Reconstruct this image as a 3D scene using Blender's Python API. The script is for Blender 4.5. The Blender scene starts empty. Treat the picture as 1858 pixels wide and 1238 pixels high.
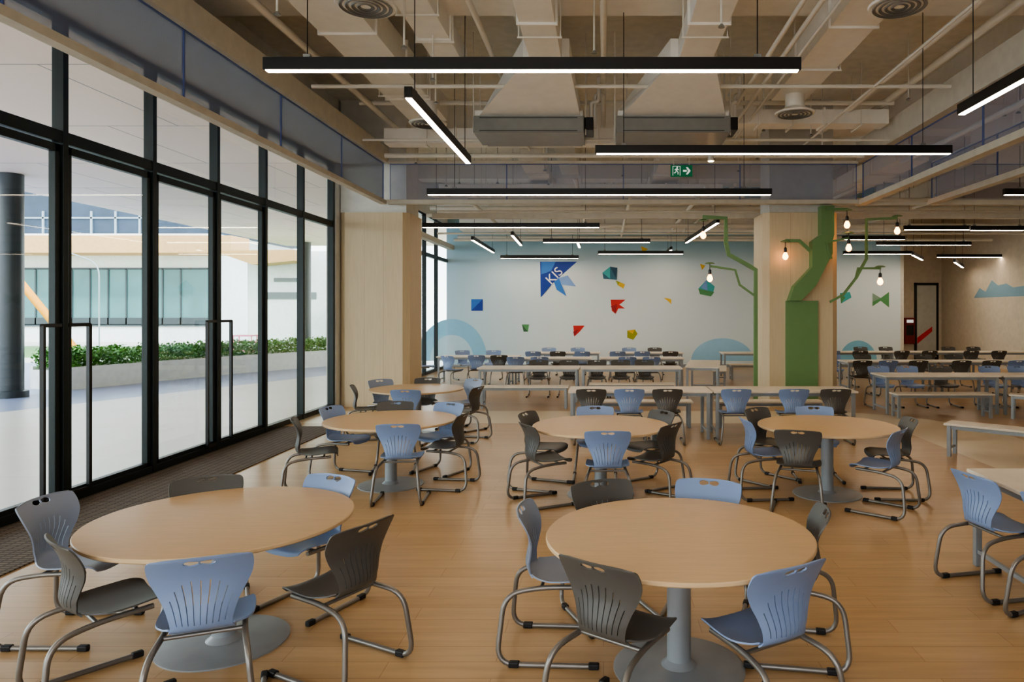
import bpy, bmesh, math, random
from mathutils import Vector, Matrix
random.seed(7)
S=bpy.context.scene
COL=S.collection
F=1285.0; PX=1095.0; PY=565.0; H=1.96
def W(px,py,Y): return Vector(((px-PX)*Y/F, Y, H-(py-PY)*Y/F))
# ---------------------------------------------------------------- materials
MC={}
def srgb(r,g,b):
    f=lambda c:(c/255/12.92) if c/255<=0.04045 else ((c/255+0.055)/1.055)**2.4
    return (f(r),f(g),f(b),1)
def mat(name,c,rough=0.5,metal=0.0,var=0.06,scale=6.0,bump=0.0,emit=0.0,stretch=None):
    if name in MC: return MC[name]
    m=bpy.data.materials.new(name); m.use_nodes=True; nt=m.node_tree; n=nt.nodes; l=nt.links
    b=n['Principled BSDF']; col=srgb(*c)
    b.inputs['Roughness'].default_value=rough; b.inputs['Metallic'].default_value=metal
    tc=n.new('ShaderNodeTexCoord'); mp=n.new('ShaderNodeMapping'); l.new(tc.outputs['Object'],mp.inputs[0])
    if stretch: mp.inputs['Scale'].default_value=stretch
    ns=n.new('ShaderNodeTexNoise'); ns.inputs['Scale'].default_value=scale; ns.inputs['Detail'].default_value=4
    l.new(mp.outputs[0],ns.inputs['Vector'])
    cr=n.new('ShaderNodeValToRGB'); cr.color_ramp.elements[0].position=0.3; cr.color_ramp.elements[1].position=0.7
    cr.color_ramp.elements[0].color=tuple(max(0,x*(1-var)) for x in col[:3])+(1,)
    cr.color_ramp.elements[1].color=tuple(min(1,x*(1+var)) for x in col[:3])+(1,)
    l.new(ns.outputs['Fac'],cr.inputs[0]); l.new(cr.outputs[0],b.inputs['Base Color'])
    if bump:
        bp=n.new('ShaderNodeBump'); bp.inputs['Strength'].default_value=bump; bp.inputs['Distance'].default_value=0.01
        l.new(ns.outputs['Fac'],bp.inputs['Height']); l.new(bp.outputs[0],b.inputs['Normal'])
    if emit:
        b.inputs['Emission Color'].default_value=col; b.inputs['Emission Strength'].default_value=emit
    MC[name]=m; return m
def glassmat(name,tint=(0.93,0.98,0.96),refl=0.04):
    m=bpy.data.materials.new(name); m.use_nodes=True; nt=m.node_tree; n=nt.nodes; l=nt.links
    n.remove(n['Principled BSDF']); out=n['Material Output']
    t=n.new('ShaderNodeBsdfTransparent'); t.inputs[0].default_value=tint+(1,)
    g=n.new('ShaderNodeBsdfGlossy'); g.inputs['Roughness'].default_value=0.02
    lw=n.new('ShaderNodeLayerWeight'); lw.inputs[0].default_value=0.15
    mu=n.new('ShaderNodeMath'); mu.operation='MULTIPLY_ADD'; mu.inputs[1].default_value=0.2; mu.inputs[2].default_value=refl*0.4
    l.new(lw.outputs['Fresnel'],mu.inputs[0])
    mx=n.new('ShaderNodeMixShader'); l.new(mu.outputs[0],mx.inputs[0]); l.new(t.outputs[0],mx.inputs[1]); l.new(g.outputs[0],mx.inputs[2])
    l.new(mx.outputs[0],out.inputs[0]); return m
def meshmat(name,c,op,scale=90):
    m=bpy.data.materials.new(name); m.use_nodes=True; nt=m.node_tree; n=nt.nodes; l=nt.links
    b=n['Principled BSDF']; b.inputs['Base Color'].default_value=srgb(*c); b.inputs['Roughness'].default_value=0.6
    tc=n.new('ShaderNodeTexCoord'); v=n.new('ShaderNodeTexVoronoi'); v.inputs['Scale'].default_value=scale
    v.inputs['Randomness'].default_value=0.0
    l.new(tc.outputs['Object'],v.inputs['Vector'])
    mr=n.new('ShaderNodeMapRange'); mr.inputs[1].default_value=0.3; mr.inputs[2].default_value=0.7; mr.inputs[3].default_value=op-0.1; mr.inputs[4].default_value=op+0.1
    l.new(v.outputs['Distance'],mr.inputs[0])
    t=n.new('ShaderNodeBsdfTransparent'); mx=n.new('ShaderNodeMixShader')
    l.new(mr.outputs[0],mx.inputs[0]); l.new(t.outputs[0],mx.inputs[1]); l.new(b.outputs[0],mx.inputs[2])
    l.new(mx.outputs[0],n['Material Output'].inputs[0]); return m
M_frame=mat('dark_aluminium',(30,38,38),0.4,0.4)
M_glass=glassmat('clear_glass')
M_screen=meshmat('perforated_mesh',(136,150,184),0.42)
M_screen_l=meshmat('dense_perforated_mesh',(110,124,156),0.74)
M_white=mat('warm_white_paint',(222,220,210),0.7)
M_ledge=mat('cream_ledge_paint',(206,200,184),0.6)
M_ceil=mat('ceiling_concrete',(232,228,216),0.85,bump=0.2)
M_duct=mat('painted_duct',(242,239,230),0.6,var=.03)
M_pipe=mat('painted_pipe',(230,226,214),0.5,var=.03)
M_unit=mat('unit_metal',(138,138,134),0.4,0.3)
M_black=mat('black_housing',(16,15,15),0.4)
M_blue=mat('blue_plastic',(128,150,188),0.42,scale=2,var=.03)
M_gblue=mat('grey_blue_plastic',(136,148,168),0.42,scale=2,var=.03)
M_dark=mat('charcoal_plastic',(84,83,80),0.42,scale=2,var=.03)
M_steel=mat('grey_tube_steel',(136,132,127),0.35,0.6)
M_rubber=mat('black_rubber',(26,26,28),0.6)
M_grey=mat('grey_powder_coat',(150,156,160),0.4,0.2)
M_wood=mat('light_maple_laminate',(203,170,127),0.35,var=0.05,scale=5,stretch=(1,9,1))
M_edge=mat('maple_edge_band',(214,186,146),0.4)
M_colwood=mat('ash_veneer',(206,188,155),0.55,var=0.045,scale=4,stretch=(6,6,0.5))
M_top=mat('cream_laminate',(222,211,193),0.4)
M_green=mat('green_paint',(108,142,92),0.5,var=.02)
M_hedge=mat('leaf_green',(74,130,36),0.6,var=0.4,scale=3)
M_lamp=mat('lamp_diffuser',(255,232,204),0.5,emit=25.0,var=0)
M_bulb=mat('warm_filament',(255,170,90),0.5,emit=14.0,var=0)
M_bright=mat('pale_render',(228,230,228),0.8)
# ---------------------------------------------------------------- builders
def meta(o,label=None,cat=None,group=None,kind=None):
    if label: o['label']=label
    if cat: o['category']=cat
    if group: o['group']=group
    if kind: o['kind']=kind
    return o
def obj(name,me,parent=None,m=None,loc=None,smooth=False):
    o=bpy.data.objects.new(name,me); COL.objects.link(o)
    if parent: o.parent=parent
    if m and me and not me.materials: me.materials.append(m)
    if loc is not None: o.location=loc
    if smooth and me:
        for p in me.polygons: p.use_smooth=True
    return o
def empty(name,loc=(0,0,0),rz=0):
    o=bpy.data.objects.new(name,None); COL.objects.link(o); o.location=loc; o.rotation_euler=(0,0,rz); o.empty_display_size=0.1
    return o
def boxes(lst,bev=0.0,name='m'):
    bm=bmesh.new()
    for b in lst:
        x0,x1,y0,y1,z0,z1=b
        r=bmesh.ops.create_cube(bm,size=1)
        for v in r['verts']:
            v.co=Vector(((x0+x1)/2+v.co.x*(x1-x0),(y0+y1)/2+v.co.y*(y1-y0),(z0+z1)/2+v.co.z*(z1-z0)))
    if bev: bmesh.ops.bevel(bm,geom=bm.edges[:],offset=bev,segments=2,affect='EDGES',profile=0.5)
    me=bpy.data.meshes.new(name); bm.to_mesh(me); bm.free(); return me
def box(name,b,m,parent=None,bev=0.0): return obj(name,boxes([b],bev,name),parent,m)
def each(name,lst,parent,m,bev=0.0):
    return [obj(name,boxes([b],bev,name),parent,m) for b in lst]
def lathe(prof,seg=32,name='m',caps=True):
    bm=bmesh.new(); rings=[]
    for r,z in prof:
        rings.append([bm.verts.new((r*math.cos(2*math.pi*i/seg),r*math.sin(2*math.pi*i/seg),z)) for i in range(seg)])
    for a,b in zip(rings,rings[1:]):
        for i in range(seg):
            j=(i+1)%seg; bm.faces.new((a[i],a[j],b[j],b[i]))
    if caps:
        bm.faces.new(rings[0][::-1]); bm.faces.new(rings[-1])
    bmesh.ops.recalc_face_normals(bm,faces=bm.faces[:])
    me=bpy.data.meshes.new(name); bm.to_mesh(me); bm.free(); return me
def shade_auto(me,ang=35):
    for p in me.polygons: p.use_smooth=True
    try: me.set_sharp_from_angle(angle=math.radians(ang))
    except Exception: pass
def catmull(pts,n=6):
    P=[Vector(p) for p in pts]; out=[]
    for i in range(len(P)-1):
        p0=P[i-1] if i>0 else P[i]*2-P[i+1]; p1=P[i]; p2=P[i+1]; p3=P[i+2] if i+2<len(P) else P[i+1]*2-P[i]
        for k in range(n):
            t=k/n
            out.append(0.5*((2*p1)+(p2-p0)*t+(2*p0-5*p1+4*p2-p3)*t*t+(3*p1-p0-3*p2+p3)*t**3))
    out.append(P[-1]); return out
def fillet(pts,r,n=5):
    P=[Vector(p) for p in pts]; out=[P[0]]
    for i in range(1,len(P)-1):
        a=(P[i-1]-P[i]); b=(P[i+1]-P[i]); d=min(r,a.length*0.49,b.length*0.49)
        A=P[i]+a.normalized()*d; B=P[i]+b.normalized()*d
        for k in range(n+1):
            t=k/n; out.append(A*(1-t)**2+P[i]*2*t*(1-t)+B*t*t)
    out.append(P[-1]); return out
def tube(paths,r,seg=8,name='m'):
    bm=bmesh.new()
    for path in paths:
        P=[Vector(p) for p in path]; rings=[]; T0=(P[1]-P[0]).normalized()
        up=Vector((0,0,1)) if abs(T0.z)<0.9 else Vector((1,0,0))
        N=(up-T0*up.dot(T0)).normalized()
        for i,p in enumerate(P):
            if i==0: T=T0
            elif i==len(P)-1: T=(P[i]-P[i-1]).normalized()
            else: T=((P[i]-P[i-1]).normalized()+(P[i+1]-P[i]).normalized()).normalized()
            N=(N-T*N.dot(T)).normalized(); B=T.cross(N)
            off=math.pi/4 if seg==4 else 0
            rings.append([bm.verts.new(p+(N*math.cos(off+2*math.pi*k/seg)+B*math.sin(off+2*math.pi*k/seg))*r) for k in range(seg)])
        for a,b in zip(rings,rings[1:]):
            for k in range(seg):
                j=(k+1)%seg; bm.faces.new((a[k],a[j],b[j],b[k]))
        bm.faces.new(rings[0][::-1]); bm.faces.new(rings[-1])
    bmesh.ops.recalc_face_normals(bm,faces=bm.faces[:])
    me=bpy.data.meshes.new(name); bm.to_mesh(me); bm.free()
    if seg>4: shade_auto(me,50)
    return me
def prism(pts,d,name='m'):
    bm=bmesh.new(); vs=[bm.verts.new(p) for p in pts]; f=bm.faces.new(vs)
    r=bmesh.ops.extrude_face_region(bm,geom=[f]); 
    for v in r['geom']:
        if isinstance(v,bmesh.types.BMVert): v.co+=Vector(d)
    bmesh.ops.recalc_face_normals(bm,faces=bm.faces[:])
    me=bpy.data.meshes.new(name); bm.to_mesh(me); bm.free(); return me
def copy_thing(root,kids,loc,rz,label=None):
    n=root.copy(); COL.objects.link(n); n.location=loc; n.rotation_euler=(0,0,rz)
    for k in kids:
        c=k.copy(); c.parent=n; COL.objects.link(c)
    if label: n['label']=label
    return n
def struct(o): o['kind']='structure'; return o
# ---------------------------------------------------------------- camera
cam=bpy.data.cameras.new('camera'); co=bpy.data.objects.new('camera',cam); COL.objects.link(co)
co.location=(0,0,H); co.rotation_euler=(math.radians(90),0,0)
cam.sensor_width=36; cam.lens=F/1858*36; cam.shift_x=-(PX-929)/1858; cam.shift_y=-(619-PY)/1858
cam.clip_end=300; S.camera=co
# ---------------------------------------------------------------- world
w=bpy.data.worlds.new('World'); S.world=w; w.use_nodes=True; nt=w.node_tree
bg=nt.nodes['Background']; tc=nt.nodes.new('ShaderNodeTexCoord'); sx=nt.nodes.new('ShaderNodeSeparateXYZ'); cr=nt.nodes.new('ShaderNodeValToRGB')
nt.links.new(tc.outputs['Generated'],sx.inputs[0]); nt.links.new(sx.outputs['Z'],cr.inputs[0]); nt.links.new(cr.outputs[0],bg.inputs[0])
cr.color_ramp.elements[0].color=(0.95,0.97,1,1); cr.color_ramp.elements[1].color=(0.65,0.78,1,1)
bg.inputs[1].default_value=5.6
sun=bpy.data.lights.new('sun','SUN'); so=bpy.data.objects.new('sun',sun); COL.objects.link(so); sun.energy=2.5; sun.angle=0.05; sun.color=(1,.96,.88)
so.rotation_euler=(math.radians(38),math.radians(12),0)
# ---------------------------------------------------------------- floor
def floor_material():
    m=bpy.data.materials.new('plank_floor'); m.use_nodes=True; n=m.node_tree.nodes; l=m.node_tree.links; b=n['Principled BSDF']
    geo=n.new('ShaderNodeNewGeometry'); mp=n.new('ShaderNodeMapping'); l.new(geo.outputs['Position'],mp.inputs[0])
    br=n.new('ShaderNodeTexBrick'); br.inputs['Scale'].default_value=1.0
    br.inputs['Brick Width'].default_value=1.2; br.inputs['Row Height'].default_value=0.18; br.inputs['Mortar Size'].default_value=0.0025
    br.inputs['Color1'].default_value=srgb(193,160,117); br.inputs['Color2'].default_value=srgb(183,149,105); br.inputs['Mortar'].default_value=srgb(162,128,88)
    l.new(mp.outputs[0],br.inputs['Vector'])
    mp2=n.new('ShaderNodeMapping'); mp2.inputs['Scale'].default_value=(1,12,1); l.new(geo.outputs['Position'],mp2.inputs[0])
    ns=n.new('ShaderNodeTexNoise'); ns.inputs['Scale'].default_value=1.6; ns.inputs['Detail'].default_value=6; l.new(mp2.outputs[0],ns.inputs['Vector'])
    mr=n.new('ShaderNodeMapRange'); mr.inputs[1].default_value=.3; mr.inputs[2].default_value=.7; mr.inputs[3].default_value=.88; mr.inputs[4].default_value=1.08; l.new(ns.outputs['Fac'],mr.inputs[0])
    vm=n.new('ShaderNodeVectorMath'); vm.operation='SCALE'; l.new(br.outputs['Color'],vm.inputs[0]); l.new(mr.outputs[0],vm.inputs['Scale'])
    sp=n.new('ShaderNodeSeparateXYZ'); l.new(geo.outputs['Position'],sp.inputs[0])
    def M(op,a,bv):
        q=n.new('ShaderNodeMath'); q.operation=op
        for i,v in enumerate((a,bv)):
            if isinstance(v,(int,float)): q.inputs[i].default_value=v
            else: l.new(v,q.inputs[i])
        return q.outputs[0]
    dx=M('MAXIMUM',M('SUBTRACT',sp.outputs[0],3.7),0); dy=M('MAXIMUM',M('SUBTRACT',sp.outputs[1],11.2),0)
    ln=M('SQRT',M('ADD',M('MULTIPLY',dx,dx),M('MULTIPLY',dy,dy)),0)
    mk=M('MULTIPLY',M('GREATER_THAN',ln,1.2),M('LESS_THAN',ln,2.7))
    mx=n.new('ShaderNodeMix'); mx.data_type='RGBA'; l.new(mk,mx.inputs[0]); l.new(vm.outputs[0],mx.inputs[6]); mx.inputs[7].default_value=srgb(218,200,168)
    l.new(mx.outputs[2],b.inputs['Base Color']); b.inputs['Roughness'].default_value=0.28
    return m
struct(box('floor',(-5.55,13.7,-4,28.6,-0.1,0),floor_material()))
struct(box('ceiling',(-5.6,13.8,-4.1,28.7,6.3,6.45),M_ceil))
# ---------------------------------------------------------------- walls
def wall_mural_mat():
    m=bpy.data.materials.new('mural_wall'); m.use_nodes=True; n=m.node_tree.nodes; l=m.node_tree.links; b=n['Principled BSDF']
    geo=n.new('ShaderNodeNewGeometry'); sp=n.new('ShaderNodeSeparateXYZ'); l.new(geo.outputs['Position'],sp.inputs[0])
    mr=n.new('ShaderNodeMapRange'); mr.inputs[1].default_value=-5.5; mr.inputs[2].default_value=-1.6; l.new(sp.outputs[0],mr.inputs[0])
    mz=n.new('ShaderNodeMapRange'); mz.inputs[1].default_value=3.3; mz.inputs[2].default_value=4.3; mz.inputs[3].default_value=0; mz.inputs[4].default_value=1; l.new(sp.outputs[2],mz.inputs[0])
    a=n.new('ShaderNodeMix'); a.data_type='RGBA'; a.inputs[6].default_value=srgb(180,212,228); a.inputs[7].default_value=srgb(218,230,232); l.new(mr.outputs[0],a.inputs[0])
    c=n.new('ShaderNodeMix'); c.data_type='RGBA'; l.new(mz.outputs[0],c.inputs[0]); l.new(a.outputs[2],c.inputs[6]); c.inputs[7].default_value=srgb(162,198,212)
    l.new(c.outputs[2],b.inputs['Base Color']); b.inputs['Roughness'].default_value=.8; return m
struct(box('wall_back',(-5.5,10.4,24.8,25.0,0,6.3),wall_mural_mat()))
struct(box('wall_alcove_side',(10.4,10.6,25.0,28.5,0,6.3),M_white))
M_beige=mat('beige_wall_paint',(208,198,180),0.8)
struct(box('wall_alcove',(10.4,13.8,28.5,28.7,0,6.3),M_beige))
struct(box('wall_right',(13.6,13.8,-4,28.5,0,6.3),M_beige))
fw=[(-5.5,-4.3),(-1.9,-.9),(1.5,13.8)]  # gaps between piers are unseen openings, added to let in soft fill daylight
fb=[(a,b,-4.2,-4,0,6.3) for a,b in fw]+[(-5.5,13.8,-4.2,-4,0,1.0),(-5.5,13.8,-4.2,-4,4.2,6.3)]
struct(obj('wall_front',boxes(fb),None,M_white))
struct(box('wall_left_upper',(-5.62,-5.45,-4,24.8,4.95,6.3),M_white))
struct(box('wall_left',(-5.62,-5.42,14.36,15.6,0,4.95),M_white))
struct(box('baseboard_back',(-5.4,10.4,24.77,24.8,0,0.1),M_grey))
# ---------------------------------------------------------------- glazing
ys=[-4+0.0]+[7.17+1.425*k for k in range(-7,6)]
ys=[y for y in ys if y<14.5]; ys=sorted(set([round(y,3) for y in ys]))
ys2=[15.6+k*1.53 for k in range(7)]
wi=0; di=0
def bay(y0,y1,door):
    global wi,di
    X=-5.5; fr=[(X-.06,X+.06,y0-.035,y0+.035,0,4.95),(X-.05,X+.05,y0,y1,3.66,3.78),(X-.05,X+.05,y0,y1,4.88,4.95),(X-.05,X+.05,y0,y1,0,0.09)]
    if door:
        fr+=[(X-.035,X+.035,y0+.045,y0+.11,.03,3.64),(X-.035,X+.035,y1-.11,y1-.045,.03,3.64),(X-.035,X+.035,y0+.05,y1-.05,3.56,3.64),(X-.035,X+.035,y0+.05,y1-.05,.02,.14)]
    if door: di+=1; nm='door_%d'%di
    else: wi+=1; nm='window_%d'%wi
    o=struct(obj(nm,boxes(fr,0.004),None,M_frame))
    for zz in ((.08,3.68),(3.76,4.9)):
        p=obj('glass_pane',boxes([(X-.005,X+.005,y0+.03,y1-.03,zz[0],zz[1])]),o,M_glass); p['label']='clear floor-to-ceiling glass pane'
    return o
for a,b in zip(ys,ys[1:]):
    bay(a,b,5.5<a<11.0)
for a,b in zip(ys2,ys2[1:]):
    if b<24.85: bay(a,b,False)
struct(box('trim_1',(-5.56,-5.44,14.26,14.34,0,4.95),M_frame))
def handle(y,sgn):
    X=-5.462
    pts=fillet([(X,y+sgn*.05,1.82),(X+.03,y+sgn*.31,1.82),(X+.03,y+sgn*.31,.10),(X,y+sgn*.05,.10)],.012,3)
    e=obj('door_pull_handle',tube([pts],.026,4),None,M_black)
    meta(e,'tall black square-cornered door pull handle on glass door','door handle','tall door pull handles')
for yy in (7.17,10.02):
    for sg in (-1,1): handle(yy,sg)
def mat_ribs():
    m=bpy.data.materials.new('ribbed_mat'); m.use_nodes=True; n=m.node_tree.nodes; l=m.node_tree.links; b=n['Principled BSDF']
    g=n.new('ShaderNodeNewGeometry'); br=n.new('ShaderNodeTexBrick'); br.offset=0; br.inputs['Scale'].default_value=1; br.inputs['Brick Width'].default_value=.09; br.inputs['Row Height'].default_value=.045; br.inputs['Mortar Size'].default_value=.008
    br.inputs['Color1'].default_value=srgb(118,104,88); br.inputs['Color2'].default_value=srgb(104,92,78); br.inputs['Mortar'].default_value=srgb(60,52,45)
    l.new(g.outputs['Position'],br.inputs['Vector']); l.new(br.outputs['Color'],b.inputs['Base Color']); b.inputs['Roughness'].default_value=.8; return m
meta(box('entrance_mat',(-5.42,-4.45,3.0,12.0,0,0.012),mat_ribs()),'brown ribbed entrance matting recessed along glass doors','mat')
# ---------------------------------------------------------------- columns
def wood_col(name,x0,x1,y0,y1,label):
    ch=.12
    pts=[(x0+ch,y0),(x1-ch,y0),(x1,y0+ch),(x1,y1),(x0,y1),(x0,y0+ch)]
    e=obj(name,prism([Vector((x,y,0.0)) for x,y in pts],(0,0,3.98)),None,M_colwood)
    for k in (1,2):
        gx=x0+ch+(x1-x0-2*ch)*k/3
        obj('panel_joint',boxes([(gx-.0025,gx+.0025,y0-.001,y0+.01,0.02,3.97)]),e,mat('joint_tan',(174,154,124),.8))  # panel joint is a thin strip in a darker tan
    meta(e,label,'column'); return e
wood_col('clad_column',-5.4,-3.98,14.45,15.5,'square column clad in pale vertical timber veneer beside glass wall')
wood_col('clad_column',3.27,4.8,14.45,15.4,'timber-clad column with green painted tree sculpture on it')
struct(box('trim_2',(-5.4,-4.05,14.55,15.5,3.99,6.3),M_white))
struct(box('trim_3',(3.4,4.7,14.5,15.35,3.99,6.3),mat('grey_upper_column',(200,198,190),.7)))
# ---------------------------------------------------------------- screen bulkheads
ti=3
def trim(b,m=M_ledge):
    global ti; ti+=1; return struct(box('trim_%d'%ti,b,m))
trim((-4.5,-4.38,-3.9,14.3,4.12,4.2)); trim((-4.5,-4.34,-3.9,14.3,4.94,5.25))
trim((-5.45,-4.5,-3.9,14.4,4.95,5.02),M_white)
trim((-4.34,5.12,14.2,14.36,4.12,4.2)); trim((-4.34,5.12,14.22,14.32,4.93,4.98),M_ledge)
trim((5.12,5.28,-3.9,14.36,4.1,4.2)); trim((5.12,5.3,-3.9,14.36,4.98,5.4))
trim((6.5,6.66,-3.9,14.2,4.1,4.2)); trim((6.66,13.5,14.2,14.36,4.1,4.2)); trim((5.28,6.5,14.24,14.3,4.1,4.16))
trim((-3.95,13.5,16.3,16.45,4.1,4.22)); 
trim((-5.4,-5.2,15.6,24.7,4.1,4.25)); 
def screen(x0,x1,y0,y1,m=None):
    L=max(x1-x0,y1-y0); n=max(1,round(L/2.4))
    for k in range(n):
        if x1-x0>y1-y0:
            a=x0+(x1-x0)*k/n; b=x0+(x1-x0)*(k+1)/n; pn=(a+.005,b-.005,y0,y1,4.2,4.92); fr=[(a,a+.008,y0-.01,y1+.01,4.2,4.93),(b-.008,b,y0-.01,y1+.01,4.2,4.93),(a,b,y0-.01,y1+.01,4.915,4.93)]
        else:
            a=y0+(y1-y0)*k/n; b=y0+(y1-y0)*(k+1)/n; pn=(x0,x1,a+.005,b-.005,4.2,4.92); fr=[(x0-.01,x1+.01,a,a+.008,4.2,4.93),(x0-.01,x1+.01,b-.008,b,4.2,4.93),(x0-.01,x1+.01,a,b,4.915,4.93)]
        o=obj('perforated_screen',boxes(fr),None,mat('blue_screen_frame',(84,98,148),.5))
        me=boxes([pn]); 
        bm=bmesh.new(); bm.from_mesh(me)
        ax=1 if x1-x0>y1-y0 else 0
        kill=[f for f in bm.faces if f.normal[ax]>-.5]; bmesh.ops.delete(bm,geom=kill,context='FACES'); bm.to_mesh(me); bm.free()
        obj('mesh_panel',me,o,m or M_screen)
        meta(o,'blue-grey perforated metal mesh screen panel on cream ledge','screen','ceiling mesh screens')
screen(-4.42,-4.415,-3.8,14.2,M_screen_l); screen(-4.3,5.1,14.27,14.275); screen(5.2,5.205,-3.8,14.2); screen(6.7,13.5,14.27,14.275); screen(6.58,6.585,0,14.2)
# ---------------------------------------------------------------- ceiling services
for i,y in enumerate((2.5,8.6,14.9,20.5)):
    trim((-5.4,13.5,y,y+.6,5.8,6.3),M_duct)
for i,x in enumerate((-1.2,6.0,9.5)):
    trim((x,x+.5,-3.9,24.7,5.9,6.3),M_duct)
def duct(b,label='cream painted rectangular air duct below ceiling slab'):
    x0,x1,y0,y1,z0,z1=b
    fl=[b]; L=y1-y0 if (y1-y0)>(x1-x0) else x1-x0; n=int(L/1.5)
    for k in range(1,n+1):
        if (y1-y0)>(x1-x0): fl.append((x0-.03,x1+.03,y0+L*k/(n+1)-.02,y0+L*k/(n+1)+.02,z0-.03,z1+.03))
        else: fl.append((x0+L*k/(n+1)-.02,x0+L*k/(n+1)+.02,y0-.03,y1+.03,z0-.03,z1+.03))
    e=obj('air_duct',boxes(fl,0.006),None,M_duct)
    for t in (.15,.5,.85):
        if (y1-y0)>(x1-x0):
            y=y0+L*t; h=[(x0-.06,x1+.06,y,y+.02,z0-.05,z0-.03),(x0-.05,x0-.035,y,y+.015,z0-.03,6.3),(x1+.035,x1+.05,y,y+.015,z0-.03,6.3)]
        else:
            x=x0+L*t; h=[(x,x+.02,y0-.06,y1+.06,z0-.05,z0-.03),(x,x+.015,y0-.05,y0-.035,z0-.03,6.3),(x,x+.015,y1+.035,y1+.05,z0-.03,6.3)]
        each('hanger_rod',h,e,M_pipe)
    meta(e,label,'air duct','ceiling air ducts')
for b in [(-3.5,-2.82,2,12.8,5.4,5.8),(-2.4,-2.0,8,10.4,5.5,5.8),(-.98,-.56,3,9.5,5.3,5.6),(1.0,1.45,3,9.5,5.3,5.6),(2.7,3.25,1,11.4,5.35,5.75),
          (-4.0,1.2,12.9,13.25,5.02,5.3),(1.6,5.0,12.4,12.8,5.25,5.5),(-4.0,2.9,17.2,17.8,4.75,5.05),(-4.6,9.8,19.4,19.9,4.7,5.0),(-4.6,9.8,22.6,23.2,4.55,4.95),
          (-1.8,-1.3,15.2,22,5.15,5.45),(1.2,1.8,15.2,22.2,5.15,5.5),(6.2,6.9,15,24,5.15,5.5),(9,9.6,2,24,5.15,5.55),(7.2,7.7,2,13.9,5.2,5.5)]:
    duct(b)
def fcu(x0,x1,dx0,dx1):
    e=obj('fan_coil_unit',boxes([(x0,x1,10.85,11.7,4.70,4.96),(x0+.05,x1-.05,11.7,11.95,4.74,4.92)],.01),None,M_unit)
    bm=bmesh.new()
    a=[bm.verts.new(v) for v in ((x0+.06,10.95,4.965),(x1-.06,10.95,4.965),(x1-.06,11.5,5.25),(x0+.06,11.5,5.25))]
    c=[bm.verts.new(v) for v in ((dx0-.1,9.5,5.28),(dx1+.1,9.5,5.28),(dx1+.1,9.5,5.62),(dx0-.1,9.5,5.62))]
    for i in range(4):
        j=(i+1)%4; bm.faces.new((a[i],a[j],c[j],c[i]))
    bm.faces.new(a); bm.faces.new(c); bmesh.ops.recalc_face_normals(bm,faces=bm.faces[:])
    me=bpy.data.meshes.new('plenum'); bm.to_mesh(me); bm.free()
    obj('plenum',me,e,M_duct)
    obj('flange',boxes([(x0+.02,x1-.02,10.9,10.96,4.955,5.05)]),e,M_duct)
    obj('return_grille',boxes([(x0+.1,x1-.1,10.835,10.85,4.72+.2*k,4.735+.2*k) for k in range(2)]),e,mat('grille_dark',(80,80,78),.5))
    each('hanger_rod',[(x,x+.015,y,y+.015,4.7,6.3) for x in (x0-.03,x1+.015) for y in (11.0,11.6)],e,M_pipe)
    obj('control_box',boxes([(x1,x1+.14,11.0,11.5,4.78,4.98)],.01),e,M_black)
    for q in (fillet([(x1+.1,11.3,4.95),(x1+.1,11.3,5.3),(x1+.22,11.3,5.3),(x1+.22,11.3,5.7),(x1+.22,12.3,5.7)],.06,3),fillet([(x1+.16,11.4,4.9),(x1+.16,11.4,5.45),(x1+.3,11.4,5.45),(x1+.3,12.3,5.45)],.06,3)):
        obj('refrigerant_pipe',tube([q],.028),e,M_duct)
    meta(e,'ceiling-hung fan coil unit with cream tapered duct plenum','air conditioner','fan coil units')
fcu(-2.0,-.3,-.98,-.56); fcu(.2,1.95,1.0,1.4)
def pipe(path,r,label='cream painted pipe run below ceiling'):
    o=obj('ceiling_pipe',tube([path],r),None,M_pipe); meta(o,label,'pipe','ceiling pipes')
for (y,z,r,x0,x1) in [(10.2,5.2,.03,-4.2,5),(12.2,5.55,.04,-4.2,5),(12.35,4.95,.02,-4.2,5),(13.6,4.95,.045,-4.2,5),(13.8,5.3,.03,-4.2,5),(5.6,5.75,.03,-4.2,5),
                    (15.6,4.5,.04,-3.8,3.1),(16.8,4.6,.05,-4,13),(17.0,4.35,.03,-4,13),(18.4,4.45,.05,-4.6,13),(18.8,4.7,.06,-4.6,13),(20.9,4.5,.05,-5,13),(21.3,4.3,.03,-5,13),(21.9,4.6,.06,-5,13),(23.7,4.35,.05,-5,13),(24.3,4.5,.06,-5,10)]:
    pipe([(x0,y,z),(x1,y,z)],r)
for (x,z,r,y0,y1) in [(-4.0,5.5,.05,2,14),(-1.6,5.65,.04,3,14),(.0,5.5,.04,3,14),(2.15,5.3,.03,3,14),(2.35,5.3,.03,3,14),(2.55,5.3,.02,3,14),(4.3,5.5,.05,3,14),(3.9,5.2,.02,3,14),
                    (-3.2,4.6,.04,15,24),(-.6,4.8,.05,15,24),(.6,4.5,.04,15,24),(2.2,4.6,.05,15,24),(2.9,4.75,.04,15.6,24),(5.4,4.6,.05,15,24),(8.2,4.7,.05,15,24),(4.9,5.6,.06,3,14),(5.9,4.9,.05,3,14),(7.0,4.8,.05,3,14)]:
    pipe([(x,y0,z),(x,y1,z)],r)
for k in range(40):
    x=random.uniform(-4.0,8); y=random.uniform(6,23.5); z=random.uniform(4.85,5.3)
    if y>14.4: z-=.25
    if abs(x-5.2)<.3 : continue
    o=obj('sprinkler_drop',tube([[(0,0,6.31-z),(0,0,0)]],.012),None,M_pipe,loc=(x,y,z))
    obj('sprinkler_head',lathe([(.035,-.035),(.03,-.02),(.012,0)],12),o,M_unit)
    meta(o,'thin vertical sprinkler drop pipe from ceiling','sprinkler','sprinkler drops')
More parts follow.
